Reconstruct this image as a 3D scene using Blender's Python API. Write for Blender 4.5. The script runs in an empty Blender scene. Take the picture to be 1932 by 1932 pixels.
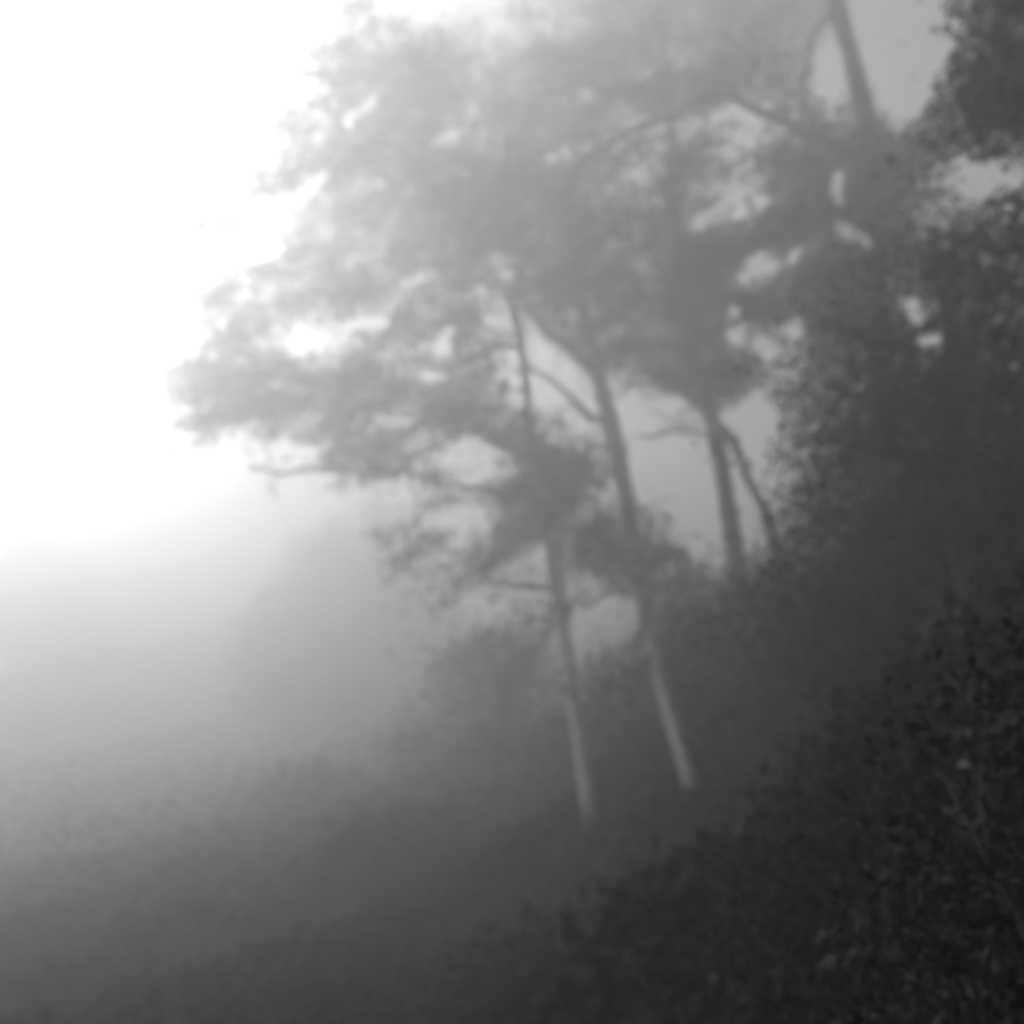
import bpy, math
import numpy as np
from math import radians as R

rng = np.random.default_rng(11)
S = bpy.context.scene

# ------------------------------------------------------------------ camera
PITCH = R(12.0)
CAM = np.array([0.0, 0.0, 1.6])
FOV = R(50.0)
cd = bpy.data.cameras.new('camera')
cam = bpy.data.objects.new('camera', cd)
S.collection.objects.link(cam)
cam.location = CAM
cam.rotation_euler = (R(90) + PITCH, 0, 0)
cd.sensor_fit = 'HORIZONTAL'
cd.angle = FOV
cd.clip_start = 0.05
cd.clip_end = 2000
cd.dof.use_dof = True
cd.dof.focus_distance = 0.6
cd.dof.aperture_fstop = 6.0
S.camera = cam

# ------------------------------------------------------------------ daylight
SUN_EL, SUN_AZ = R(27.0), R(-34.0)          # azimuth measured from +Y towards +X
w = bpy.data.worlds.new('World')
S.world = w
w.use_nodes = True
nt = w.node_tree
nt.nodes.clear()
wo = nt.nodes.new('ShaderNodeOutputWorld')
bg = nt.nodes.new('ShaderNodeBackground')
sky = nt.nodes.new('ShaderNodeTexSky')
sky.sky_type = 'NISHITA'
sky.sun_disc = False
sky.sun_elevation = SUN_EL
sky.sun_rotation = SUN_AZ
sky.air_density = 1.0
sky.dust_density = 4.0
bw = nt.nodes.new('ShaderNodeRGBToBW')      # the photograph is black and white
nt.links.new(sky.outputs[0], bw.inputs[0])
nt.links.new(bw.outputs[0], bg.inputs[0])
bg.inputs[1].default_value = 0.12
nt.links.new(bg.outputs[0], wo.inputs[0])

sd = bpy.data.lights.new('sun', 'SUN')
sd.energy = 4.4
sd.angle = R(6.0)
sd.color = (1, 1, 1)
sun = bpy.data.objects.new('sun', sd)
S.collection.objects.link(sun)
sdir = np.array([math.sin(SUN_AZ) * math.cos(SUN_EL), math.cos(SUN_AZ) * math.cos(SUN_EL), math.sin(SUN_EL)])
from mathutils import Vector
sun.rotation_euler = Vector(sdir).to_track_quat('Z', 'Y').to_euler()
sun.location = (-20, 40, 40)

S.view_settings.view_transform = 'Standard'
S.view_settings.look = 'None'
S.view_settings.gamma = 1
S.view_settings.use_curve_mapping = False
S.view_settings.exposure = 0.44
S.cycles.max_bounces = 10
S.cycles.volume_bounces = 2
S.cycles.diffuse_bounces = 2
S.cycles.transmission_bounces = 3
S.cycles.use_denoising = True

# the air: one even fog from below the valley floor to just above the tree tops
FOG_D, FOG_G, FOG_TOP = 0.058, 0.73, 23.0
FOG_COL = 0.85

# ------------------------------------------------------------------ helpers
T = math.tan(FOV / 2)
FWD = np.array([0, math.cos(PITCH), math.sin(PITCH)])
UP = np.array([0, -math.sin(PITCH), math.cos(PITCH)])
RT = np.array([1.0, 0, 0])

def at(px, py, depth):
    """where a point seen at (px, py) of a 1932-wide print stands, depth metres ahead"""
    nx = (px / 966 - 1) * T
    ny = (1 - py / 966) * T
    return CAM + depth * (FWD + nx * RT + ny * UP)

def project(P):
    v = P - CAM
    d = np.maximum(v @ FWD, 0.05)
    return (1 + (v @ RT) / d / T) * 966, (1 - (v @ UP) / d / T) * 966, d

def ground_h(x, y):
    x = np.asarray(x, float); y = np.asarray(y, float)
    xe = np.where(x > 0, 14 * np.tanh(x / 14), x)
    h = 0.75 * (np.sqrt(xe * xe + 1) + xe) / 2 - 0.375
    h = h + 0.045 * np.clip(y, -10, 25) * np.clip((x + 16) / 16, 0.2, 1)
    h = h + np.where(x < 0, -0.13 * np.sqrt(x * x + 1) + 0.13, 0)
    h = h - 0.035 * np.maximum(y - 22, 0) * np.clip(1 - x / 14, 0, 1)
    h = h + 0.55 / (1 + np.exp(-np.clip((x - 0.45) / 0.15, -30, 30))) * np.exp(-(np.maximum(y - 0.5, 0) / 2.5) ** 2) * np.clip((y + 3) / 3, 0, 1)
    h = h + 0.30 * np.exp(-((y - 4.2) / 2.4) ** 2) / (1 + np.exp(np.clip((x + 0.5) / 0.3, -30, 30)))
    h = h + 0.30 * np.exp(-((y - 3.4) / 2.2) ** 2) * (1 + 0.25 * np.sin(1.9 * x + 0.5)) * np.clip(1 + x / 9, 0, 1)
    h = h + 0.07 * np.sin(0.9 * x + 1.3) * np.sin(0.7 * y + 0.4) + 0.04 * np.sin(2.1 * x + y) * np.sin(1.7 * y)
    return np.maximum(h, -9.0)

def link(o, parent=None):
    S.collection.objects.link(o)
    if parent is not None:
        o.parent = parent
        o.matrix_parent_inverse.identity()
        o.location = -parent.location
    return o

def mesh_obj(name, V, F, mat, parent=None, smooth=True, tri=False):
    V = np.asarray(V, np.float32)
    F = np.asarray(F, np.int32)
    me = bpy.data.meshes.new(name)
    n, k = F.shape
    me.vertices.add(len(V)); me.vertices.foreach_set('co', V.ravel())
    me.loops.add(n * k); me.loops.foreach_set('vertex_index', F.ravel())
    me.polygons.add(n)
    me.polygons.foreach_set('loop_start', np.arange(0, n * k, k, dtype=np.int32))
    me.polygons.foreach_set('loop_total', np.full(n, k, np.int32))
    me.update(calc_edges=True)
    if smooth:
        me.polygons.foreach_set('use_smooth', np.ones(n, bool))
    me.materials.append(mat)
    o = bpy.data.objects.new(name, me)
    return link(o, parent)

def thing(name, label, cat, loc, group=None):
    o = bpy.data.objects.new(name, None)
    o.empty_display_size = 0.3
    o.location = loc
    S.collection.objects.link(o)
    o['label'] = label; o['category'] = cat
    if group: o['group'] = group
    return o

def spline(P, n):
    """Catmull-Rom through rows of P (x,y,z,r)"""
    P = np.asarray(P, float)
    Q = np.vstack([2 * P[0] - P[1], P, 2 * P[-1] - P[-2]])
    out = []
    for i in range(1, len(Q) - 2):
        t = np.linspace(0, 1, n, endpoint=False)[:, None]
        a, b, c, d = Q[i - 1], Q[i], Q[i + 1], Q[i + 2]
        out.append(0.5 * (2 * b + (c - a) * t + (2 * a - 5 * b + 4 * c - d) * t ** 2 + (3 * b - a - 3 * c + d) * t ** 3))
    out.append(P[-1:])
    O = np.vstack(out)
    O[:, 3] = np.maximum(O[:, 3], 0.0025)
    return O

def tube(C, sides, rough=0.0, seed=0):
    """quads round a centre line C (x,y,z,r), closed by shrinking the tip"""
    P, r = C[:, :3], C[:, 3]
    tan = np.gradient(P, axis=0)
    tan /= np.linalg.norm(tan, axis=1)[:, None] + 1e-9
    ref = np.array([0.31, 1.0, 0.12])
    u = np.cross(tan, ref); u /= np.linalg.norm(u, axis=1)[:, None] + 1e-9
    v = np.cross(tan, u)
    a = np.linspace(0, 2 * np.pi, sides, endpoint=False)
    k = np.arange(len(P))[:, None]
    rr = r[:, None] * (1 + rough * (np.sin(a * 2 + k * 0.35 + seed) * 0.5 + np.sin(a * 3 - k * 0.9 + seed * 2) * 0.35 + np.sin(k * 0.55 + seed) * 0.4))
    V = P[:, None] + rr[..., None] * (np.cos(a)[None, :, None] * u[:, None] + np.sin(a)[None, :, None] * v[:, None])
    V = V.reshape(-1, 3)
    i = np.arange(len(P) - 1)[:, None] * sides
    j = np.arange(sides)[None]
    F = np.stack([i + j, i + (j + 1) % sides, i + sides + (j + 1) % sides, i + sides + j], -1).reshape(-1, 4)
    return V, F

def twig_mesh(A, B, r0, r1, n=5, sides=4, sag=0.12):
    """many thin curved twigs at once, from points A to points B"""
    m = len(A)
    t = np.linspace(0, 1, n)[None, :, None]
    d = B - A
    L = np.linalg.norm(d, axis=1)[:, None, None] + 1e-6
    bend = rng.normal(0, 1, (m, 1, 3)) * 0.10 * L
    bend[..., 2] += sag * L[..., 0] * 0.8
    P = A[:, None] + d[:, None] * t + bend * (4 * t * (1 - t)) * 0.6 + rng.normal(0, 0.015, (m, n, 3)) * L * np.sin(np.pi * t)
    r = (r0 + (r1 - r0) * t) * np.clip(L / 0.8, 0.4, 1.3)
    dn = d / L[:, 0]
    u = np.cross(dn, [0.3, 1, 0.1]); u /= np.linalg.norm(u, axis=1)[:, None] + 1e-9
    v = np.cross(dn, u)
    a = np.linspace(0, 2 * np.pi, sides, endpoint=False)
    ring = np.cos(a)[None, :, None] * u[:, None] + np.sin(a)[None, :, None] * v[:, None]
    V = (P[:, :, None] + r[..., None] * ring[:, None]).reshape(-1, 3)
    b = (np.arange(m)[:, None, None] * n + np.arange(n - 1)[None, :, None]) * sides
    j = np.arange(sides)[None, None]
    F = np.stack([b + j, b + (j + 1) % sides, b + sides + (j + 1) % sides, b + sides + j], -1).reshape(-1, 4)
    return V, F

def leaf_mesh(P, size, aspect=0.5, droop=0.5, lean=None):
    """folded pointed leaves (two triangles each) at points P"""
    n = len(P)
    d = rng.normal(0, 1, (n, 3)); d[:, 2] -= droop
    if lean is not None: d += lean
    d /= np.linalg.norm(d, axis=1)[:, None]
    s = np.cross(d, rng.normal(0, 1, (n, 3))); s /= np.linalg.norm(s, axis=1)[:, None] + 1e-9
    nn = np.cross(d, s)
    L = (size * rng.uniform(0.6, 1.35, n))[:, None]
    W = L * aspect * 0.5
    mid = P + d * L * 0.45
    V = np.stack([P, mid + s * W + nn * W * 0.35, P + d * L, mid - s * W + nn * W * 0.35], 1).reshape(-1, 3)
    k = np.arange(n)[:, None] * 4
    F = np.concatenate([k + np.array([[0, 2, 1]]), k + np.array([[0, 3, 2]])], 0)
    return V, F

# ------------------------------------------------------------------ materials
def mat_base(name):
    m = bpy.data.materials.new(name); m.use_nodes = True
    t = m.node_tree; t.nodes.clear()
    o = t.nodes.new('ShaderNodeOutputMaterial')
    return m, t, o

def grey_noise(t, scale, lo, hi, detail=4, stretch=None, thr=(0.3, 0.7)):
    tc = t.nodes.new('ShaderNodeTexCoord')
    n = t.nodes.new('ShaderNodeTexNoise'); n.inputs['Scale'].default_value = scale; n.inputs['Detail'].default_value = detail
    if stretch:
        mp = t.nodes.new('ShaderNodeMapping'); mp.inputs['Scale'].default_value = stretch
        t.links.new(tc.outputs['Object'], mp.inputs[0]); t.links.new(mp.outputs[0], n.inputs[0])
    else:
        t.links.new(tc.outputs['Object'], n.inputs[0])
    r = t.nodes.new('ShaderNodeValToRGB')
    r.color_ramp.elements[0].position = thr[0]; r.color_ramp.elements[0].color = (lo, lo, lo, 1)
    r.color_ramp.elements[1].position = thr[1]; r.color_ramp.elements[1].color = (hi, hi, hi, 1)
    t.links.new(n.outputs['Fac'], r.inputs[0])
    return r, n

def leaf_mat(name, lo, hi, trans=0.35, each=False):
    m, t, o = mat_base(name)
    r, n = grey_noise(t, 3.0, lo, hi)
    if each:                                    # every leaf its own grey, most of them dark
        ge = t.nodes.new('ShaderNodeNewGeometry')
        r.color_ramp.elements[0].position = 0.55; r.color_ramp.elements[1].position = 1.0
        t.links.new(ge.outputs['Random Per Island'], r.inputs[0])
    p = t.nodes.new('ShaderNodeBsdfPrincipled')
    p.inputs['Roughness'].default_value = 0.75
    p.inputs['Specular IOR Level'].default_value = 0.15
    tr = t.nodes.new('ShaderNodeBsdfTranslucent')
    mx = t.nodes.new('ShaderNodeMixShader'); mx.inputs[0].default_value = trans
    t.links.new(r.outputs[0], p.inputs['Base Color']); t.links.new(r.outputs[0], tr.inputs[0])
    t.links.new(p.outputs[0], mx.inputs[1]); t.links.new(tr.outputs[0], mx.inputs[2])
    t.links.new(mx.outputs[0], o.inputs[0])
    return m

def bark_mat(name, lo, hi, bump=0.4):
    m, t, o = mat_base(name)
    r, n = grey_noise(t, 5.0, lo, hi, 6, (2.5, 2.5, 0.8))
    p = t.nodes.new('ShaderNodeBsdfPrincipled'); p.inputs['Roughness'].default_value = 0.9
    b = t.nodes.new('ShaderNodeBump'); b.inputs['Strength'].default_value = bump; b.inputs['Distance'].default_value = 0.03
    t.links.new(n.outputs['Fac'], b.inputs['Height']); t.links.new(b.outputs[0], p.inputs['Normal'])
    t.links.new(r.outputs[0], p.inputs['Base Color']); t.links.new(p.outputs[0], o.inputs[0])
    return m

LEAF = leaf_mat('leaf', 0.07, 0.12, 0.5)
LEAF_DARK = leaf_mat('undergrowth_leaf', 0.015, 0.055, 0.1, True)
BARK_PALE = bark_mat('pale_bark', 0.20, 0.45)
BARK = bark_mat('bark', 0.08, 0.2)
TWIG = bark_mat('twig_bark', 0.07, 0.12, 0.1)

m, t, o = mat_base('soil')
r, n = grey_noise(t, 1.4, 0.03, 0.08, 10)
p = t.nodes.new('ShaderNodeBsdfPrincipled'); p.inputs['Roughness'].default_value = 1.0
b = t.nodes.new('ShaderNodeBump'); b.inputs['Strength'].default_value = 0.6; b.inputs['Distance'].default_value = 0.1
t.links.new(n.outputs['Fac'], b.inputs['Height']); t.links.new(b.outputs[0], p.inputs['Normal'])
t.links.new(r.outputs[0], p.inputs['Base Color']); t.links.new(p.outputs[0], o.inputs[0])
SOIL = m

# ------------------------------------------------------------------ the ground: one sheet
ax = np.sinh(np.linspace(-3.6, 3.6, 221)) / math.sinh(3.6) * 170
ay = np.sinh(np.linspace(-3.6, 3.6, 221)) / math.sinh(3.6) * 170 + 8
X, Y = np.meshgrid(ax, ay)
V = np.stack([X, Y, ground_h(X, Y)], -1).reshape(-1, 3)
N = 221
i = (np.arange(N - 1)[:, None] * N + np.arange(N - 1)[None]).ravel()
g = mesh_obj('ground', V, np.stack([i, i + 1, i + N + 1, i + N], -1), SOIL)
g['kind'] = 'structure'

# ------------------------------------------------------------------ gaps in the crowns where the fog shows (cx, cy, a, b, turn)
HOLES = np.array([
    (1052, 708, 80, 36, 48), (1240, 835, 80, 92, 30), (1300, 945, 62, 100, -8), (1200, 880, 24, 80, -12),
    (1405, 930, 26, 100, -12), (1425, 800, 42, 62, 8), (1425, 1010, 22, 40, 0),
    (1425, 212, 56, 20, 12), (1372, 282, 14, 14, 0), (1420, 385, 46, 16, -30), (1582, 352, 14, 46, -5),
    (1430, 500, 38, 26, -30), (1500, 483, 16, 14, 0), (1562, 130, 26, 78, -5), (1700, 70, 98, 130, 5), (1708, 175, 58, 58, 0),
    (1855, 335, 66, 38, 8), (1728, 585, 15, 48, -25), (1755, 640, 26, 15, -10), (1440, 655, 20, 32, -20),
    (1385, 620, 22, 40, 10), (1610, 440, 40, 18, 20),
    (950, 515, 18, 16, 30), (838, 642, 17, 32, 5), (975, 730, 17, 24, -10),
    (1100, 185, 13, 20, -20), (1065, 292, 30, 9, -10),
    (838, 865, 26, 22, 0), (905, 868, 40, 50, -15), (895, 962, 42, 12, 5), (845, 838, 30, 12, 25),
    (1590, 1190, 0.1, 0.1, 0), (820, 990, 30, 18, 20), (870, 1010, 18, 32, 10), (1020, 1045, 14, 50, -5),
    (700, 610, 40, 10, -10), (560, 628, 46, 9, -15),
    (1165, 1165, 50, 62, 0), (800, 705, 50, 10, 5), (740, 795, 36, 10, 0),
    (560, 850, 50, 16, 10), (500, 400, 40, 20, -35), (1500, 620, 22, 30, 10),
    (690, 200, 50, 10, -45), (590, 350, 46, 10, -40), (1505, 1090, 0.1, 0.1, 0)])

def in_hole(P, holes=HOLES, k=1.0):
    px, py, d = project(P)
    wob = 1 + 0.22 * np.sin(px * 0.09 + py * 0.05) + 0.18 * np.sin(py * 0.12 - px * 0.04)
    hit = np.zeros(len(P), bool)
    for cx, cy, a, b, ang in holes:
        c, s = math.cos(R(ang)), math.sin(R(ang))
        u = ((px - cx) * c + (py - cy) * s) / a
        v = (-(px - cx) * s + (py - cy) * c) / b
        hit |= (u * u + v * v) < k * wob * wob
    return hit

# ------------------------------------------------------------------ trees
def reach(depth, foot, y0, y1, py):
    # these trees root on the near bank and lean out, away from the viewer, over the valley
    u = np.clip((py - y0) / (y1 - y0), 0, 1)
    return depth + (foot - depth) * u * u * (3 - 2 * u)

def crown_points(blobs, depth, dens, leaf, per=34, sig=0.17, swing=1.3, prof=None):
    """clump centres and leaf points; blobs are (cx, cy, rx, ry, turn, density, depth offset)"""
    C, W = [], []
    for cx, cy, rx, ry, ang, dn, dz in blobs:
        d0 = (prof(cy) if prof else depth) + dz
        mpp = d0 * 2 * T / 1932
        area = math.pi * rx * ry * mpp * mpp
        n = max(2, int(area * dens * dn * 1.7 / per))
        rho = np.sqrt(rng.uniform(0, 1, n)) * rng.uniform(0.8, 1.18 if depth > 12 else 1.0, n); th = rng.uniform(0, 2 * np.pi, n)
        u, v = rho * np.cos(th) * rx, rho * np.sin(th) * ry
        c, s = math.cos(R(ang)), math.sin(R(ang))
        dd = d0 + rng.uniform(-1, 1, n) * swing * np.sqrt(np.clip(1.2 - rho ** 2, 0.05, 1))
        pts = np.array([at(cx + a * c - b * s, cy + a * s + b * c, q) for a, b, q in zip(u, v, dd)])
        C.append(pts)
    C = np.vstack(C)
    C = C[~in_hole(C, k=1.0)]
    # drooping sprays: leaves scattered along a short line from each clump centre
    n = len(C)
    cnt = rng.integers(int(per * 0.4), int(per * 1.6), n)
    idx = np.repeat(np.arange(n), cnt)
    axis = rng.normal(0, 1, (n, 3)) * [0.5, 0.6, 0.3] + [-0.8, 0, -0.5]
    axis /= np.linalg.norm(axis, axis=1)[:, None]
    L = rng.uniform(0.5, 1.25, n)
    tt = rng.uniform(-0.5, 0.9, len(idx))
    L = L * min(1.0, depth / 12)
    P = C[idx] + axis[idx] * (tt * L[idx])[:, None] + rng.normal(0, sig, (len(idx), 3)) * np.array([1, 1, 0.7]) * rng.uniform(0.5, 1.1, n)[idx][:, None]
    keep = ~(in_hole(P, k=0.85) & (rng.uniform(0, 1, len(P)) < (0.86 if depth > 12 else 0.97)))
    return C, P[keep]

def tree(name, label, depth, trunk, branches, blobs, cat='tree', dens=620, leaf=0.10, bark=BARK, group=None, foot=None, y0=650, rs=1.0,
         per=34, swing=1.3, twig_r=0.011, base=None, leaf_m=None, sig=0.17, droop=0.5):
    """trunk/branches: rows (px, py, radius[, depth offset]) in the order they grow"""
    prof = (lambda py: reach(depth, foot, y0, trunk[0][1], py)) if foot else (lambda py: depth)
    row = lambda q: [*at(q[0], q[1], prof(q[1]) + (q[3] if len(q) > 3 else 0)), q[2] * rs * prof(q[1]) / depth]
    T3 = np.array([row(q) for q in trunk])
    # carry the trunk down into the ground
    x, y, z = T3[0, :3]
    gz = float(ground_h(x, y))
    if z > gz - 0.05:
        drop = z - (gz - 0.12)
        lean = T3[0, :3] - T3[1, :3]
        k = min(drop / max(-lean[2], 0.2), 12)
        q = T3[0, :3] + lean * k * 0.35; q[2] = gz - 0.12
        T3 = np.vstack([[q[0], q[1], q[2], T3[0, 3] * 1.2], T3])
    bx, by = T3[0, 0], T3[0, 1]
    root = thing(name, label, cat, (bx, by, float(ground_h(bx, by))), group)
    C = spline(T3, 7)
    r0 = C[0, 3]
    fl = np.exp(-(C[:, 2] - C[0, 2]) / 0.28) * 0.6
    C[:, 3] *= 1 + fl
    V, F = tube(C, 12, 0.10, depth)
    mesh_obj('trunk', V, F, bark, root)
    skel = [C]
    for q in branches:
        d_off = prof(q[0][1]) - depth
        B3 = np.array([[*at(e[0], e[1], depth + d_off + (prof(e[1]) - depth - d_off) * .4 + (e[3] if len(e) > 3 else 0)), e[2] * rs * prof(q[0][1]) / depth] for e in q])
        # start inside the wood it grows from
        allp = np.vstack(skel)
        near = allp[np.argmin(np.linalg.norm(allp[:, :3] - B3[0, :3], axis=1))]
        if np.linalg.norm(near[:3] - B3[0, :3]) < 1.2: B3[0, :3] = near[:3]
        Cb = spline(B3, 7)
        k = len(Cb)
        Cb[1:-1, :3] += np.cumsum(rng.normal(0, 0.014, (k - 2, 3)), 0)
        kink = np.interp(np.arange(k), np.arange(0, k + 4, 4), rng.normal(0, 1, len(np.arange(0, k + 4, 4))))
        Cb[1:-1, 2] += kink[1:-1] * 0.035 * min(1.0, depth / 15)
        V, F = tube(Cb, 8, 0.16, k)
        mesh_obj('branch', V, F, bark, root)
        skel.append(Cb)
    if blobs:
        CC, P = crown_points(blobs, depth, dens, leaf, per, sig, swing, prof)
        V, F = leaf_mesh(P, leaf, 0.52, droop)
        f = mesh_obj('foliage', V, F, leaf_m or LEAF, root, smooth=False)
        f['kind'] = 'stuff'
        sk = np.vstack(skel); sp = sk[:, :3]
        # each spray hangs on a twig that leaves the nearest wood, or an already hung spray
        A = np.empty_like(CC)
        order = np.argsort(np.min(np.linalg.norm(CC[:, None] - sp[None, ::3], axis=2), axis=1))
        pool = sp.copy()
        hung = []
        for q in order:
            d = np.linalg.norm(pool - CC[q], axis=1)
            A[q] = pool[np.argmin(d)]
            hung.append(CC[q])
            if len(hung) % 12 == 0:
                pool = np.vstack([sp, np.array(hung)])
        V, F = twig_mesh(A, CC, twig_r, twig_r * 0.35)
        tw = mesh_obj('twigs', V, F, TWIG, root)
        tw['kind'] = 'stuff'
    return root

B = lambda cx, cy, rx, ry, ang=0, dn=1.0, dz=0.0: (cx, cy, rx, ry, ang, dn, dz)

# the tree in the middle, whose crown sweeps to the left
tree('leaning_tree', 'slender leaning tree nearest the middle, long bare low limbs and crown sweeping far left', 22.0,
     [(1124, 1600, .115), (1112, 1530, .108), (1096, 1420, .104), (1082, 1320, .100), (1068, 1220, .096), (1052, 1130, .092),
      (1040, 1040, .086), (1024, 940, .08), (1006, 840, .074), (994, 740, .066), (984, 650, .06), (974, 570, .05), (985, 470, .04), (975, 330, .03), (930, 180, .018)],
     [[(1048, 1112, .05), (985, 1102, .04), (925, 1083, .034), (868, 1044, .030), (815, 1027, .024), (745, 1022, .014)],
      [(1024, 950, .055), (930, 933, .048), (860, 925, .04), (790, 903, .034, -.6), (690, 895, .030, -1.8), (600, 889, .026, -2.6), (530, 896, .021, -3.0), (480, 893, .012, -3.2)],
      [(1054, 1138, .04), (1110, 1129, .03), (1160, 1111, .024), (1230, 1108, .016), (1275, 1116, .008)],
      [(985, 645, .05), (930, 652, .04), (870, 690, .034), (780, 705, .028, -.4), (660, 745, .02, -.8), (520, 762, .014, -1.8), (390, 740, .007, -2.5)],
      [(985, 640, .04), (920, 622, .03), (850, 612, .024, .3), (740, 600, .018, .3), (620, 575, .012, 0), (500, 540, .006, 0)],
      [(980, 600, .04), (940, 520, .03), (880, 450, .026, .5), (780, 380, .018, .6), (680, 310, .01, .8), (610, 240, .006, .8)],
      [(998, 790, .04), (930, 775, .03), (850, 795, .022), (770, 800, .014), (700, 800, .007)],
      [(1000, 745, .035), (960, 735, .026), (880, 715, .018), (820, 705, .008)],
      [(1010, 860, .035), (940, 850, .024, .4), (880, 800, .018, .4), (820, 780, .01, .5)]],
     [B(375, 722, 52, 46, 0, 1.1, -2.5), B(370, 770, 40, 30, 30, .8, -2.5), B(460, 690, 78, 56, -20, 1.2, -2.2), B(540, 740, 90, 56, 0, 1.2, -1.8), B(440, 760, 70, 34, 10, 1.2, -2.2), B(650, 735, 100, 66, 0, 1.2, -.6), B(590, 775, 80, 40, 10, 1.0, -.8), B(710, 700, 80, 30, 0, 1.2, -.3), B(730, 640, 90, 26, 0, 1.1, 0),
      B(380, 790, 20, 26, 0, .8, -1.3), B(540, 830, 30, 22, 0, .7, -.8), B(660, 840, 60, 36, 5, 1.1, -.6), B(760, 840, 80, 40, 0, 1.2, -.3), B(700, 870, 70, 20, 0, 1, -.3),
      B(780, 750, 80, 46, 0, 1.1, 0), B(880, 760, 80, 50, 0, 1.2, 0), B(850, 850, 60, 60, 0, .8), B(930, 800, 46, 50, 0, 1.1),
      B(345, 508, 30, 14, -35, .9, -.5), B(420, 545, 36, 22, -40, .8, -.5), B(300, 705, 14, 10, 0, .3, -1), B(500, 575, 70, 26, -25, .8, -.4), B(440, 630, 60, 24, -20, .8, -.8),
      B(560, 500, 90, 40, -25, .9, 0), B(640, 560, 100, 40, -10, 1.0, 0), B(720, 500, 100, 60, -15, 1.1, .3), B(640, 430, 90, 46, -30, .9, .4), B(540, 400, 80, 40, -40, .6, .3),
      B(400, 390, 40, 20, -35, .4, 0), B(480, 300, 60, 30, -40, .35, .4), B(560, 220, 60, 30, -45, .3, .6), B(600, 330, 80, 46, -40, .6, .6), B(680, 250, 90, 56, -45, .6, .8), B(640, 120, 60, 50, 0, .3, 1),
      B(760, 360, 110, 70, -30, 1.1, .6), B(620, 180, 90, 34, -50, .9, -4.5), B(560, 300, 90, 30, -45, .9, -4.5), B(480, 380, 80, 24, -42, .8, -4.5), B(660, 50, 60, 40, -50, 1.0, -4.5), B(740, 110, 80, 50, -45, 1.1, -3), B(420, 450, 70, 22, -42, .7, -4), B(400, 560, 60, 24, -42, .8, -2.5), B(470, 520, 80, 22, -38, .9, -2), B(480, 610, 80, 20, -30, .9, -1.5), B(560, 200, 70, 24, -50, .6, -5), B(650, 280, 100, 34, -45, .8, -3.5), B(720, 300, 110, 60, -40, .9, .8), B(760, 180, 100, 60, -45, .8, 1), B(700, 160, 80, 80, -30, .6, 1), B(900, 380, 90, 80, 0, 1.0, .6), B(840, 130, 70, 60, -30, .9, 1), B(650, 60, 60, 50, 0, .5, 1), B(800, 600, 90, 40, 0, 1.0), B(880, 560, 80, 60, 0, 1.1), B(860, 450, 90, 70, 0, 1.1, .4), B(880, 320, 90, 80, 0, 1.1, .6), B(800, 220, 80, 80, -30, .9, .8), B(960, 420, 60, 90, 0, 1.1, .3),
      B(890, 640, 60, 30, 0, 1.1), B(870, 690, 60, 24, 0, 1.0), B(935, 700, 40, 26, 0, .9),
      B(1010, 860, 66, 90, -5, 1.5), B(1000, 960, 70, 66, 0, 1.5, .3), B(1060, 900, 56, 70, 0, 1.3, .4), B(1060, 1010, 56, 60, 0, 1.2, .5), B(955, 1040, 44, 50, 0, .9),
      B(830, 935, 56, 14, 5, .8), B(790, 960, 28, 18, 30, .6), B(790, 1000, 14, 34, -20, .3), B(840, 1000, 46, 22, 30, .35), B(890, 1040, 40, 18, 20, .35), B(800, 1058, 12, 18, -20, .7), B(876, 1098, 18, 9, 0, .7),
      B(905, 985, 34, 34, 0, .45), B(1130, 1090, 50, 34, 0, .9, .3), B(1180, 1060, 60, 40, 0, 1, .5), B(1050, 1150, 44, 30, 0, .9, .2), B(1010, 1130, 50, 20, 0, .5, .2)],
     bark=BARK_PALE, dens=640, leaf=0.11, foot=9.0, rs=1.4, per=58, sig=.15)

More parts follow.
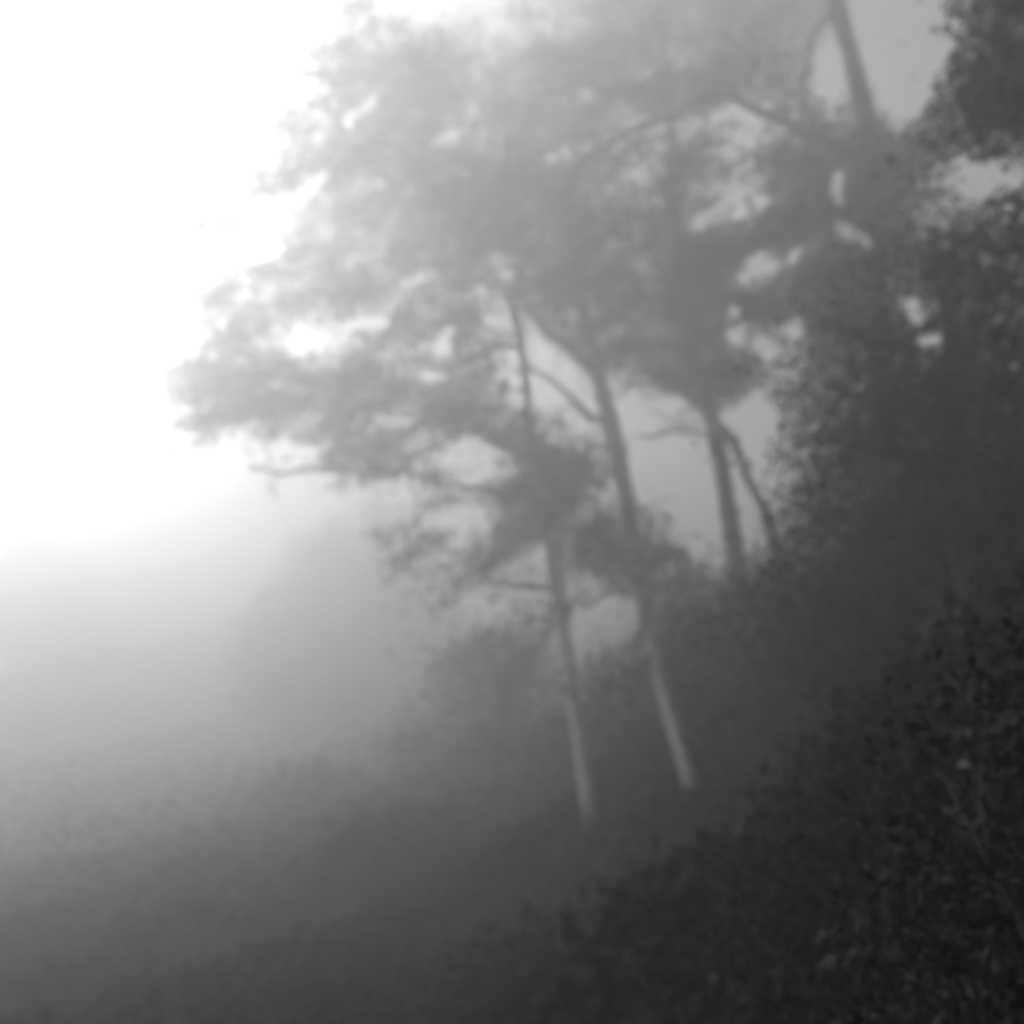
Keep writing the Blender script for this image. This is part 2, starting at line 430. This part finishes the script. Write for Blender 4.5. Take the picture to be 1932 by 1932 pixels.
# its slimmer neighbour
tree('slender_tree', 'second pale slender trunk, just right of the tree nearest the middle', 23.0,
     [(1308, 1520, .125), (1290, 1440, .118), (1262, 1350, .114), (1240, 1270, .114), (1222, 1190, .116), (1208, 1110, .12), (1196, 1020, .13),
      (1180, 930, .145), (1160, 840, .155), (1142, 760, .155), (1124, 690, .14), (1108, 620, .10), (1092, 540, .08), (1082, 440, .06), (1060, 340, .035), (1050, 240, .02)],
     [[(1140, 800, .075), (1105, 778, .06), (1055, 732, .045), (1005, 690, .035), (985, 640, .025), (960, 590, .012)],
      [(1130, 720, .10), (1098, 680, .085), (1055, 642, .07), (1010, 610, .05), (990, 540, .035), (1010, 460, .02)],
      [(1120, 680, .07), (1170, 640, .05, .5), (1220, 590, .035, .8), (1250, 520, .02, .8)],
      [(1100, 590, .06), (1150, 520, .045, -.4), (1180, 420, .03, -.5), (1170, 320, .015, -.5)],
      [(1188, 970, .03), (1240, 950, .02, -.3), (1270, 935, .01, -.3)]],
     [B(1040, 540, 70, 60), B(1070, 600, 60, 34), B(1130, 560, 80, 60), B(1150, 640, 70, 30, 0, 1.1), B(1190, 660, 70, 30, 10, 1.0), B(1050, 440, 80, 70), B(1160, 470, 90, 70),
      B(1210, 560, 60, 60), B(1130, 380, 90, 60), B(1020, 330, 60, 60, 0, .8), B(1230, 420, 60, 60, 0, .8), B(1080, 680, 46, 24, 40, .8),
      B(1110, 840, 30, 24, 0, 1.2), B(1100, 920, 40, 50, 0, 1.2), B(1140, 1000, 50, 50, 0, 1.3), B(1130, 880, 30, 60, 0, 1), B(1235, 950, 36, 26, -30, 1.4, -.3), B(1215, 1000, 40, 34, 0, 1.4, -.3), B(1245, 1050, 60, 30, 0, 1.2), B(1216, 1272, 17, 22, 0, 1.8, -.3), B(1200, 1240, 14, 12, 0, 1, -.3), B(1300, 1075, 60, 30, 0, 1.2)],
     bark=BARK_PALE, dens=620, leaf=0.115, foot=7.5, rs=1.25, per=52)

# the pair of stems further up the slope
tree('forked_tree', 'forked dark trunk with a bare dead twig pointing left, seen against bright fog', 22.0,
     [(1398, 1150, .17), (1386, 1040, .165), (1374, 960, .16), (1361, 880, .155), (1347, 805, .15), (1330, 745, .13), (1315, 680, .10), (1325, 600, .08), (1345, 520, .06), (1360, 430, .03)],
     [[(1350, 800, .09), (1385, 835, .085), (1418, 900, .08), (1444, 960, .075), (1460, 1030, .075), (1468, 1130, .08), (1476, 1300, .085)],
      [(1345, 800, .10), (1290, 742, .075), (1235, 702, .05), (1175, 692, .025), (1130, 700, .012)],
      [(1345, 820, .05), (1300, 816, .042), (1262, 820, .036), (1228, 826, .03), (1200, 822, .016)],
      [(1335, 800, .034), (1298, 799, .026), (1262, 795, .02), (1230, 772, .01)],
      [(1320, 660, .06), (1400, 600, .045), (1470, 540, .03), (1530, 500, .02)],
      [(1280, 735, .03), (1250, 690, .02), (1240, 640, .012), (1270, 590, .008)]],
     [B(1320, 520, 60, 70, 0, 1.5), B(1300, 620, 46, 60, 0, 1.5), B(1350, 580, 50, 60, 0, 1.4), B(1290, 690, 60, 34, 20, 1.3), B(1340, 710, 60, 50, 0, 1.4), B(1400, 700, 60, 40, 0, 1.3), B(1370, 650, 60, 40, 0, 1.2),
      B(1200, 700, 40, 14, 10, .6), B(1330, 470, 60, 40, 0, 1.3), B(1420, 590, 60, 50, 0, 1.1), B(1250, 880, 26, 16, 0, .4), B(1320, 870, 26, 20, 0, .4)],
     dens=640, leaf=0.115, foot=12.0, rs=1.1)

# the big tree that leaves the top of the frame
tree('arching_tree', 'tall thick trunk leaving the top edge with one limb arching down to the left', 19.0,
     [(1760, 1400, .19), (1738, 1340, .18), (1706, 1262, .175), (1690, 1100, .175), (1676, 900, .17), (1668, 700, .17), (1660, 500, .17), (1650, 330, .17), (1636, 230, .168), (1612, 130, .165), (1588, 40, .16), (1562, -60, .15), (1530, -180, .12)],
     [[(1648, 300, .10), (1570, 262, .085), (1505, 238, .07), (1450, 205, .075, -.4), (1390, 187, .07, -.6), (1320, 195, .066, -1.6), (1250, 226, .062, -2), (1180, 258, .054, -2.2), (1120, 302, .036, -1), (1070, 370, .026, -1), (1015, 430, .007)],
      [(1578, 20, .07), (1535, 75, .055), (1519, 150, .045), (1514, 220, .035), (1530, 300, .02)],
      [(1250, 226, .02), (1160, 236, .014), (1090, 256, .009), (1020, 292, .005)],
      [(1655, 420, .08), (1590, 400, .06), (1500, 400, .045), (1400, 430, .03), (1320, 450, .015)],
      [(1660, 560, .07), (1580, 560, .055), (1500, 600, .04), (1440, 620, .02)],
      [(1652, 340, .06), (1700, 290, .045), (1750, 270, .02)]],
     [B(1400, 450, 90, 44, -12, 1.5), B(1320, 480, 40, 50, 0, 1.2), B(1500, 410, 80, 50, -20, 1.5), B(1530, 320, 60, 50, 0, 1.5), B(1480, 290, 60, 40, 20, 1.2), B(1590, 280, 70, 36, 0, 1.5), B(1640, 330, 70, 60, 0, 1.6), B(1710, 280, 60, 36, 0, 1.6), B(1740, 300, 40, 50, 0, 1.5),
      B(1620, 420, 60, 60, 0, 1.4), B(1560, 480, 70, 50, 0, 1.4), B(1500, 550, 80, 44, 0, 1.4), B(1600, 560, 70, 70, 0, 1.5), B(1430, 570, 60, 26, 0, 1.3), B(1680, 400, 50, 70, 0, 1.5),
      B(1200, 190, 80, 50, -20, .8, 1.8), B(1290, 150, 80, 60, 0, .9, 1.8), B(1380, 140, 80, 50, 0, .9, 1.8), B(1460, 140, 60, 60, 0, 1, 1.8), B(1490, 200, 40, 36, 0, 1, 1.8), B(1250, 290, 80, 40, 0, .7, 1.8), B(1150, 310, 70, 40, -30, .8, 1.8), B(1320, 300, 60, 60, 0, 1, 1.5), B(1280, 380, 60, 50, 0, .9, 1.5), B(1630, 290, 60, 40, 0, 1.6, -1.2), B(1650, 380, 50, 70, 0, 1.6, -1.2), B(1545, 230, 40, 22, 0, 1.2),
      B(1590, 205, 26, 14, 0, 1), B(1668, 230, 26, 20, 0, 1), B(1700, 215, 20, 12, 0, .8)],
     dens=640, leaf=0.11, foot=7.0, y0=500, rs=0.95, per=46)

# behind, high crown across the top
tree('tall_tree', 'tall pale tree in fog behind, its thin straight trunk and crown filling the top middle', 26.0,
     [(1392, 1180, .12), (1366, 900, .11), (1330, 740, .11), (1298, 640, .11), (1278, 500, .125), (1268, 330, .11), (1262, 200, .09), (1250, 60, .07), (1240, -90, .04)],
     [[(1270, 380, .06), (1200, 280, .05), (1110, 200, .035), (1020, 130, .02), (930, 90, .01)],
      [(1264, 230, .05), (1330, 140, .04), (1420, 70, .03), (1500, 30, .015)],
      [(1262, 160, .05), (1190, 80, .04), (1120, 20, .025), (1060, -40, .012)],
      [(1110, 200, .03), (1000, 220, .02), (900, 210, .01)]],
     [B(1000, 150, 80, 60, -40, 1), B(1070, 90, 80, 50, -40, 1.0), B(960, 250, 80, 70, 0, 1), B(1100, 160, 80, 60, -20, 1), B(1180, 90, 80, 50, -30, 1), B(1280, 50, 80, 50, 0, 1), B(1380, 60, 80, 50, -20, 1), B(1470, 40, 60, 50, 0, 1), B(1530, 10, 40, 36, 0, 1),
      B(890, 140, 46, 60, -20, .9), B(870, 60, 50, 30, -30, .6), B(760, 40, 70, 24, 0, .3), B(1160, 20, 80, 30, 0, .9), B(1040, 300, 80, 60, 0, .9), B(1100, 240, 70, 50, 0, .9), B(1400, 0, 90, 30, 0, .9), B(1000, 20, 60, 24, -20, .5), B(1240, -40, 200, 50, 0, .8)],
     dens=480, leaf=0.13, rs=1.3, per=56, sig=.2)

# mid right
tree('leafy_tree', 'dense dark leafy tree on the slope at right, below the bright gap in the crowns', 7.6,
     [(1850, 1400, .14), (1835, 1200, .13), (1815, 1000, .12), (1800, 800, .105), (1795, 600, .085), (1800, 460, .03), (1806, 390, .01)],
     [[(1812, 960, .06), (1740, 880, .05), (1650, 830, .04), (1560, 820, .02)],
      [(1800, 800, .06), (1730, 700, .045), (1650, 620, .03), (1590, 560, .015)],
      [(1820, 1080, .06), (1730, 1020, .045), (1620, 980, .03), (1530, 940, .012)],
      [(1798, 700, .05), (1850, 600, .04), (1890, 500, .02)],
      [(1797, 640, .05), (1760, 540, .035), (1750, 440, .02)]],
     [B(1570, 640, 50, 60, 0, 1.3), B(1620, 560, 50, 60, 0, 1.2), B(1640, 680, 80, 80, 0, 1.8), B(1700, 640, 50, 60, 0, 1.7), B(1740, 740, 90, 70, 0, 1.9), B(1610, 790, 80, 70, 0, 1.8), B(1540, 730, 40, 50, 0, 1.3), B(1700, 850, 100, 80, 0, 2), B(1760, 480, 60, 70, 0, 1.6), B(1790, 380, 40, 50, 0, 1.4),
      B(1820, 560, 60, 80, 0, 1.8), B(1820, 700, 80, 90, 0, 2), B(1850, 850, 100, 100, 0, 2), B(1540, 940, 60, 18, 10, 1.6), B(1580, 900, 60, 40, 0, 1.5), B(1620, 980, 90, 50, 0, 1.8), B(1740, 980, 110, 70, 0, 2), B(1870, 1020, 90, 80, 0, 2), B(1540, 1000, 50, 24, -20, 1.0), B(1500, 960, 30, 14, 20, 1.0), B(1690, 480, 50, 50, 0, 1.4)],
     dens=3400, leaf=0.04, foot=5.0, y0=300, sig=.11, swing=1.0, rs=.75)

# near right edge
tree('edge_tree', 'nearest dark tree standing along the right edge, crown cut off by the frame', 5.4,
     [(2120, 1900, .15), (2090, 1500, .14), (2060, 1000, .13), (2030, 500, .12), (2015, 150, .10), (1995, -150, .07), (1990, -400, .03)],
     [[(2030, 520, .06), (1980, 440, .045), (1900, 400, .03), (1830, 420, .012)],
      [(2018, 200, .05), (1960, 150, .04), (1890, 130, .025), (1830, 150, .01)],
      [(2050, 850, .05), (1980, 780, .04), (1900, 720, .02)]],
     [B(1900, 30, 80, 90, 0, 1.9), B(1870, 150, 80, 80, 0, 1.9), B(1830, 230, 50, 40, 0, 1.6), B(1920, 240, 70, 50, 0, 1.8), B(1980, 120, 80, 140, 0, 1.6), B(1850, -20, 40, 40, 0, 1.2), B(1890, 440, 90, 40, 10, 1.8), B(1900, 540, 80, 70, 0, 2), B(1930, 680, 80, 110, 0, 2),
      B(1820, 470, 40, 40, 0, 1.6), B(1950, 880, 70, 120, 0, 2), B(1990, 400, 60, 100, 0, 1.5), B(1960, 1080, 70, 100, 0, 2), B(1960, -120, 120, 90, 0, 1.5), B(1790, 210, 26, 30, 0, 1.0)],
     dens=5000, leaf=0.033, swing=0.5, foot=3.6, y0=200, sig=.07, twig_r=.006, rs=.7)

# unseen trees added right of and behind the photographer to shade the near slope
def standing_tree(name, label, x, y, h, rad, base_h, n):
    z = float(ground_h(x, y))
    root = thing(name, label, 'tree', (x, y, z), 'unseen trees added for shade beside and behind the viewpoint')
    C = spline([(x, y, z - .2, .2), (x + .1, y, z + 1.5, .16), (x - .1, y + .1, z + h * .5, .13), (x, y, z + h * .8, .07), (x, y, z + h * .97, .02)], 7)
    V, F = tube(C, 12, .1, x); mesh_obj('trunk', V, F, BARK, root)
    u = rng.normal(0, 1, (n // 40, 3)); u /= np.linalg.norm(u, axis=1)[:, None]
    u *= rng.uniform(0.25, 1, (len(u), 1)) ** .5
    c = np.array([x, y, z + (h + base_h) / 2])
    K = c + u * [rad, rad, (h - base_h) / 2]
    el = K - CAM
    K = K[~((el[:, 1] > 0) & (el[:, 2] < 0.92 * el[:, 1]) & (np.abs(el[:, 0]) < 0.62 * el[:, 1]))]
    A = C[np.argmin(np.linalg.norm(K[:, None] - C[None, :, :3], axis=2), axis=1), :3]
    V, F = twig_mesh(A, K, .03, .008); tw = mesh_obj('twigs', V, F, TWIG, root); tw['kind'] = 'stuff'
    P = np.repeat(K, 40, 0); P = P + rng.normal(0, .22, P.shape)
    V, F = leaf_mesh(P, .15, .55, .5); f = mesh_obj('foliage', V, F, LEAF, root, smooth=False); f['kind'] = 'stuff'
for a in [('broad tree added for shade on the slope to the right of the viewpoint', 6.2, 3.6, 11.5, 5.0, 4.0, 60000),
          ('tall tree added for shade up the slope behind the viewpoint', 5.0, -2.0, 11.5, 4.4, 3.6, 40000),
          ('tree added for shade just behind the viewpoint', 0.6, -2.0, 12.0, 5.6, 4.6, 60000),
          ('tree added for shade high on the slope beyond the right edge', 10.8, 8.0, 8.5, 3.6, 2.2, 36000),
          ('tree added for shade far up the slope to the right', 11.0, 2.0, 8.5, 3.8, 2.0, 30000)]:
    standing_tree('shade_tree', *a)

# far shapes in the fog
far = 'trees fading into the fog down the valley'
tree('distant_tree', 'hazy broad tree in the valley, its faint crown below the longest bare limb', 50.0,
     [(640, 1480, .3), (632, 1350, .28), (625, 1200, .24), (618, 1080, .16), (615, 980, .06)], [[(628, 1260, .1), (560, 1160, .06), (500, 1090, .03)], [(624, 1180, .1), (700, 1080, .06), (760, 1010, .03)]],
     [B(690, 985, 80, 40, -20, .7), B(600, 1050, 70, 50, -30, .8), B(540, 1130, 70, 60, -30, .8), B(490, 1220, 60, 60, -30, .8), B(670, 1120, 120, 90), B(760, 1070, 90, 80), B(800, 1190, 90, 90), B(580, 1280, 130, 110), B(740, 1300, 120, 110)],
     dens=160, leaf=0.22, per=40, sig=.3, swing=2.5, group=far, twig_r=.02)
tree('distant_tree', 'faintest tree shape, at the far left edge', 74.0,
     [(60, 1400, .4), (65, 1300, .36), (70, 1200, .3), (75, 1100, .2), (80, 1000, .06)], [[(66, 1200, .12), (130, 1120, .08), (170, 1060, .03)]],
     [B(70, 1040, 60, 50), B(30, 1100, 70, 60), B(120, 1110, 80, 70), B(60, 1180, 140, 80), B(160, 1210, 70, 60)],
     dens=110, leaf=0.28, per=40, sig=.4, swing=3, group=far, twig_r=.02)
tree('bushy_tree', 'low bushy tree in grey fog just left of the middle trunk', 19.0,
     [(960, 1480, .11), (955, 1400, .10), (945, 1300, .08), (935, 1220, .05), (930, 1180, .02)], [[(952, 1360, .05), (890, 1280, .03), (850, 1230, .015)], [(948, 1320, .05), (1000, 1250, .03), (1040, 1200, .015)]],
     [B(900, 1230, 60, 40, 20), B(860, 1290, 46, 50), B(940, 1280, 70, 50), B(980, 1220, 50, 40), B(1010, 1290, 50, 60), B(900, 1360, 80, 60), B(990, 1370, 70, 60), B(850, 1430, 90, 70), B(960, 1450, 90, 70), B(1040, 1440, 60, 80), B(800, 1500, 90, 60), B(1020, 1180, 40, 30, 0, .7)],
     dens=420, leaf=0.12)
tree('sapling', 'small dark sapling between the two pale trunks', 13.5,
     [(1170, 1500, .05), (1160, 1420, .045), (1145, 1340, .035), (1130, 1250, .015)], [[(1150, 1370, .02), (1120, 1310, .015), (1105, 1280, .006)]],
     [B(1130, 1255, 20, 30, -20, 1.3), B(1150, 1310, 26, 34, 0, 1.2), B(1120, 1330, 30, 30, 0, 1), B(1165, 1370, 36, 34, 0, 1.1)],
     dens=520, leaf=0.1, cat='sapling', swing=.4)

tree('tall_bush', 'tall dark bush below and between the second trunk and the forked trunk', 12.5,
     [(1350, 1500, .05), (1350, 1400, .045), (1345, 1280, .035), (1335, 1160, .015)], [[(1350, 1380, .03), (1290, 1270, .02), (1270, 1160, .008)], [(1350, 1360, .03), (1410, 1240, .02), (1430, 1140, .008)]],
     [B(1290, 1115, 50, 30), B(1350, 1120, 50, 34, 0, 1.1), B(1290, 1190, 50, 50, 0, 1.3), B(1370, 1190, 80, 60, 0, 1.4), B(1330, 1270, 80, 60, 0, 1.4), B(1420, 1290, 70, 60, 0, 1.4), B(1360, 1360, 90, 60, 0, 1.4), B(1290, 1400, 60, 60, 0, 1.2), B(1240, 1150, 26, 30, 0, .8)],
     dens=1100, leaf=0.07, cat='bush', swing=.6)
tree('tall_bush', 'tall dark bush with arching shoots under the dense leafy tree at right', 6.0,
     [(1560, 1500, .05), (1555, 1400, .045), (1545, 1250, .035), (1530, 1130, .015)], [[(1555, 1360, .03), (1490, 1240, .02), (1470, 1120, .008)], [(1558, 1380, .03), (1640, 1240, .02), (1690, 1120, .008)]],
     [B(1440, 1100, 50, 24), B(1490, 1090, 50, 40, 0, 1.2), B(1560, 1080, 70, 50, 0, 1.4), B(1480, 1170, 70, 60, 0, 1.4), B(1580, 1180, 90, 70, 0, 1.5), B(1670, 1120, 80, 70, 0, 1.5), B(1540, 1290, 90, 70, 0, 1.4), B(1650, 1250, 80, 70, 0, 1.4), B(1460, 1290, 50, 60, 0, 1.3)],
     dens=2200, leaf=0.045, cat='bush', swing=.5, sig=.10)

# ------------------------------------------------------------------ shrubs on the slope
def shrub(label, x, y, rad, hgt, n, leaf=0.09, group='shrubs on the hillside'):
    z = float(ground_h(x, y))
    root = thing('leafy_shrub', label, 'shrub', (x, y, z), group)
    k = rng.integers(7, 11)
    tips = np.array([[x + rad * .75 * math.cos(a) * q, y + rad * .75 * math.sin(a) * q, z + hgt * rng.uniform(.55, 1)] for a, q in zip(rng.uniform(0, 6.28, k), rng.uniform(.2, 1, k))])
    V, F = twig_mesh(np.tile([[x, y, z - .05]], (k, 1)) + rng.normal(0, .05, (k, 3)) * [1, 1, 0], tips, .001 + .010 * min(rad, 1.2), .0015, n=7)
    mesh_obj('stems', V, F, TWIG, root)
    nc = max(8, n // 40)
    th = rng.uniform(0, 6.28, nc); rr = np.sqrt(rng.uniform(0, 1, nc)) * rad
    hh = rng.uniform(.12, 1, nc) * hgt * np.sqrt(np.clip(1.08 - (rr / rad) ** 2, .06, 1))
    C = np.stack([x + rr * np.cos(th), y + rr * np.sin(th), z + hh], -1)
    C[:, 2] += ground_h(C[:, 0], C[:, 1]) - z
    idx = np.repeat(np.arange(nc), n // nc)
    P = C[idx] + rng.normal(0, .15 * min(1.6, rad + .15), (len(idx), 3)) * [1, 1, .8]
    P = P[P[:, 2] > ground_h(P[:, 0], P[:, 1])]
    V, F = leaf_mesh(P, leaf, .5, .2)
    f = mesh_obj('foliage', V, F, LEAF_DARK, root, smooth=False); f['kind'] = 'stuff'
    return root

SH = [('nearest dark shrub on the bank, in the very corner at lower right', .66, 1.35, .28, .70, 11000, .022),
      ('dark shrub on the near bank, behind the corner shrub', 1.05, 1.95, .4, .50, 11000, .026),
      ('dark shrub on the near bank against the right edge', 1.6, 2.5, .5, .50, 11000, .03),
      ('low dark plant on the near bank, left of the corner shrub', .42, 2.1, .25, .30, 6000, .024),
      ('tufted dark shrub higher on the near bank', .85, 2.7, .38, .35, 8000, .027),
      ('wide dark shrub on top of the near bank', 1.35, 3.4, .55, .40, 10000, .032),
      ('thick dark shrub on the near bank, high at the right edge', 2.2, 3.6, .65, .6, 10000, .036),
      ('dark shrub hugging the foot of the tree nearest the middle', 0.05, 9.4, .45, .35, 2200),
      ('round shrub just right of the middle tree foot', 1.15, 8.7, .45, .4, 2200),
      ('bushy shrub at the foot of the second pale trunk', 1.85, 8.5, .5, .45, 2400),
      ('shrub in front between the two pale trunk feet', 1.0, 7.2, .5, .35, 2400),
      ('shrub in shade under the arching tree', 3.3, 8.2, .8, .8, 4200),
      ('low spreading shrub at lower right, mid slope', 2.1, 5.8, .7, .5, 3600),
      
      ('leafy shrub at the right edge, halfway down', 3.0, 5.2, .8, .7, 4600),
      ('near shrub at the bottom edge, right of the middle', .55, 3.4, .35, .3, 2400),
      ('second near shrub behind the bottom right corner', 1.7, 3.6, .55, .5, 3400),
      ('dim shrub at the bottom edge below the middle tree', 0.1, 5.4, .5, .3, 2200),
      ('foggy shrub left of the middle tree, lower slope', -1.2, 12.0, .9, .7, 3400),
      ('pale foggy shrub behind, left of the bushy tree', -3.6, 20.0, 1.6, 1.3, 4200),
      ('shrub on the slope right of the second pale trunk', 2.6, 9.8, .8, .9, 4600),
      ('low foggy shrub at lower left', -3.0, 10.5, .9, .3, 3000)]
for s in SH: shrub(*s)

# ------------------------------------------------------------------ thicket and ground cover (nobody could count it)
def cover(name, n, xr, yr, hmax, leaf, per, bias, seed, mat, dens_pow=1.0, sig=.12):
    # clumps of leafy shoots following the terrain, denser near
    u = rng.uniform(0, 1, n)
    y = yr[0] + (yr[1] - yr[0]) * u ** dens_pow
    half = y * 0.62 + 2
    x = rng.uniform(-1, 1, n) * half
    x = x[(x > xr[0]) & (x < xr[1])]; y = y[:len(x)] if len(y) > len(x) else y
    n = len(x)
    pat = 0.5 + 0.5 * np.sin(x * 1.7 + seed) * np.sin(y * 1.3 + seed * 2) + 0.35 * np.sin(x * 4.1 - y * 3.3)
    h = hmax * np.clip(pat, 0.08, 1.2) * rng.uniform(.3, .9, n) * (1 + bias * np.clip(x / 8, 0, 1)) * (np.clip(y / 34, .22, 1.3) if hmax > 2 else 1)
    C = np.stack([x, y, ground_h(x, y) + h], -1)
    idx = np.repeat(np.arange(n), per)
    sc = np.clip(C[:, 1] / 12, .7, 2.2)
    P = C[idx] + rng.normal(0, sig, (len(idx), 3)) * sc[idx][:, None] * [1, 1, .7]
    g = ground_h(P[:, 0], P[:, 1]); P[:, 2] = np.maximum(P[:, 2], g + .01)
    V, F = leaf_mesh(P, leaf * np.clip(P[:, 1] / 9, .35, 1.0) * 1.5, .30, -.3, np.array([1.1, 0, 0.3]))
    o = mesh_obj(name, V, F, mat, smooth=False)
    o['kind'] = 'stuff'; o['label'] = 'low leafy ground cover over the dark hillside'; o['category'] = 'undergrowth'
    return o
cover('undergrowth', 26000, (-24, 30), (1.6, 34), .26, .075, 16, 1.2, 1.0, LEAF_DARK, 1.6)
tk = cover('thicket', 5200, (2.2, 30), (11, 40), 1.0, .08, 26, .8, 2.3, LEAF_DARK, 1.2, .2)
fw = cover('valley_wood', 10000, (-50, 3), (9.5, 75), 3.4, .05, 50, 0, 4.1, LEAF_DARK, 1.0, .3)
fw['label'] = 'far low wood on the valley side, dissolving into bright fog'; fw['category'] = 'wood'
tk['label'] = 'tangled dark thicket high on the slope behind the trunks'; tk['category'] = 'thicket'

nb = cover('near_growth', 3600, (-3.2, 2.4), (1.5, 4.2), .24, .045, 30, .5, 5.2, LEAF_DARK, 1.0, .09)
nb['label'] = 'blurred dark leafy growth along the bottom edge, closest to the viewer'

# ------------------------------------------------------------------ the fog
def box(name, lo, hi):
    x0, y0, z0 = lo; x1, y1, z1 = hi
    V = [(x0, y0, z0), (x1, y0, z0), (x1, y1, z0), (x0, y1, z0), (x0, y0, z1), (x1, y0, z1), (x1, y1, z1), (x0, y1, z1)]
    F = [(0, 3, 2, 1), (4, 5, 6, 7), (0, 1, 5, 4), (1, 2, 6, 5), (2, 3, 7, 6), (3, 0, 4, 7)]
    m, t, o = mat_base('fog')
    pv = t.nodes.new('ShaderNodeVolumePrincipled')
    pv.inputs['Color'].default_value = (FOG_COL, FOG_COL, FOG_COL, 1)
    pv.inputs['Density'].default_value = FOG_D
    pv.inputs['Anisotropy'].default_value = FOG_G
    t.links.new(pv.outputs[0], o.inputs['Volume'])
    ob = mesh_obj(name, V, F, m, smooth=False)
    ob['kind'] = 'stuff'
    return ob
box('haze', (-175, -168, -10.5), (175, 184, FOG_TOP))
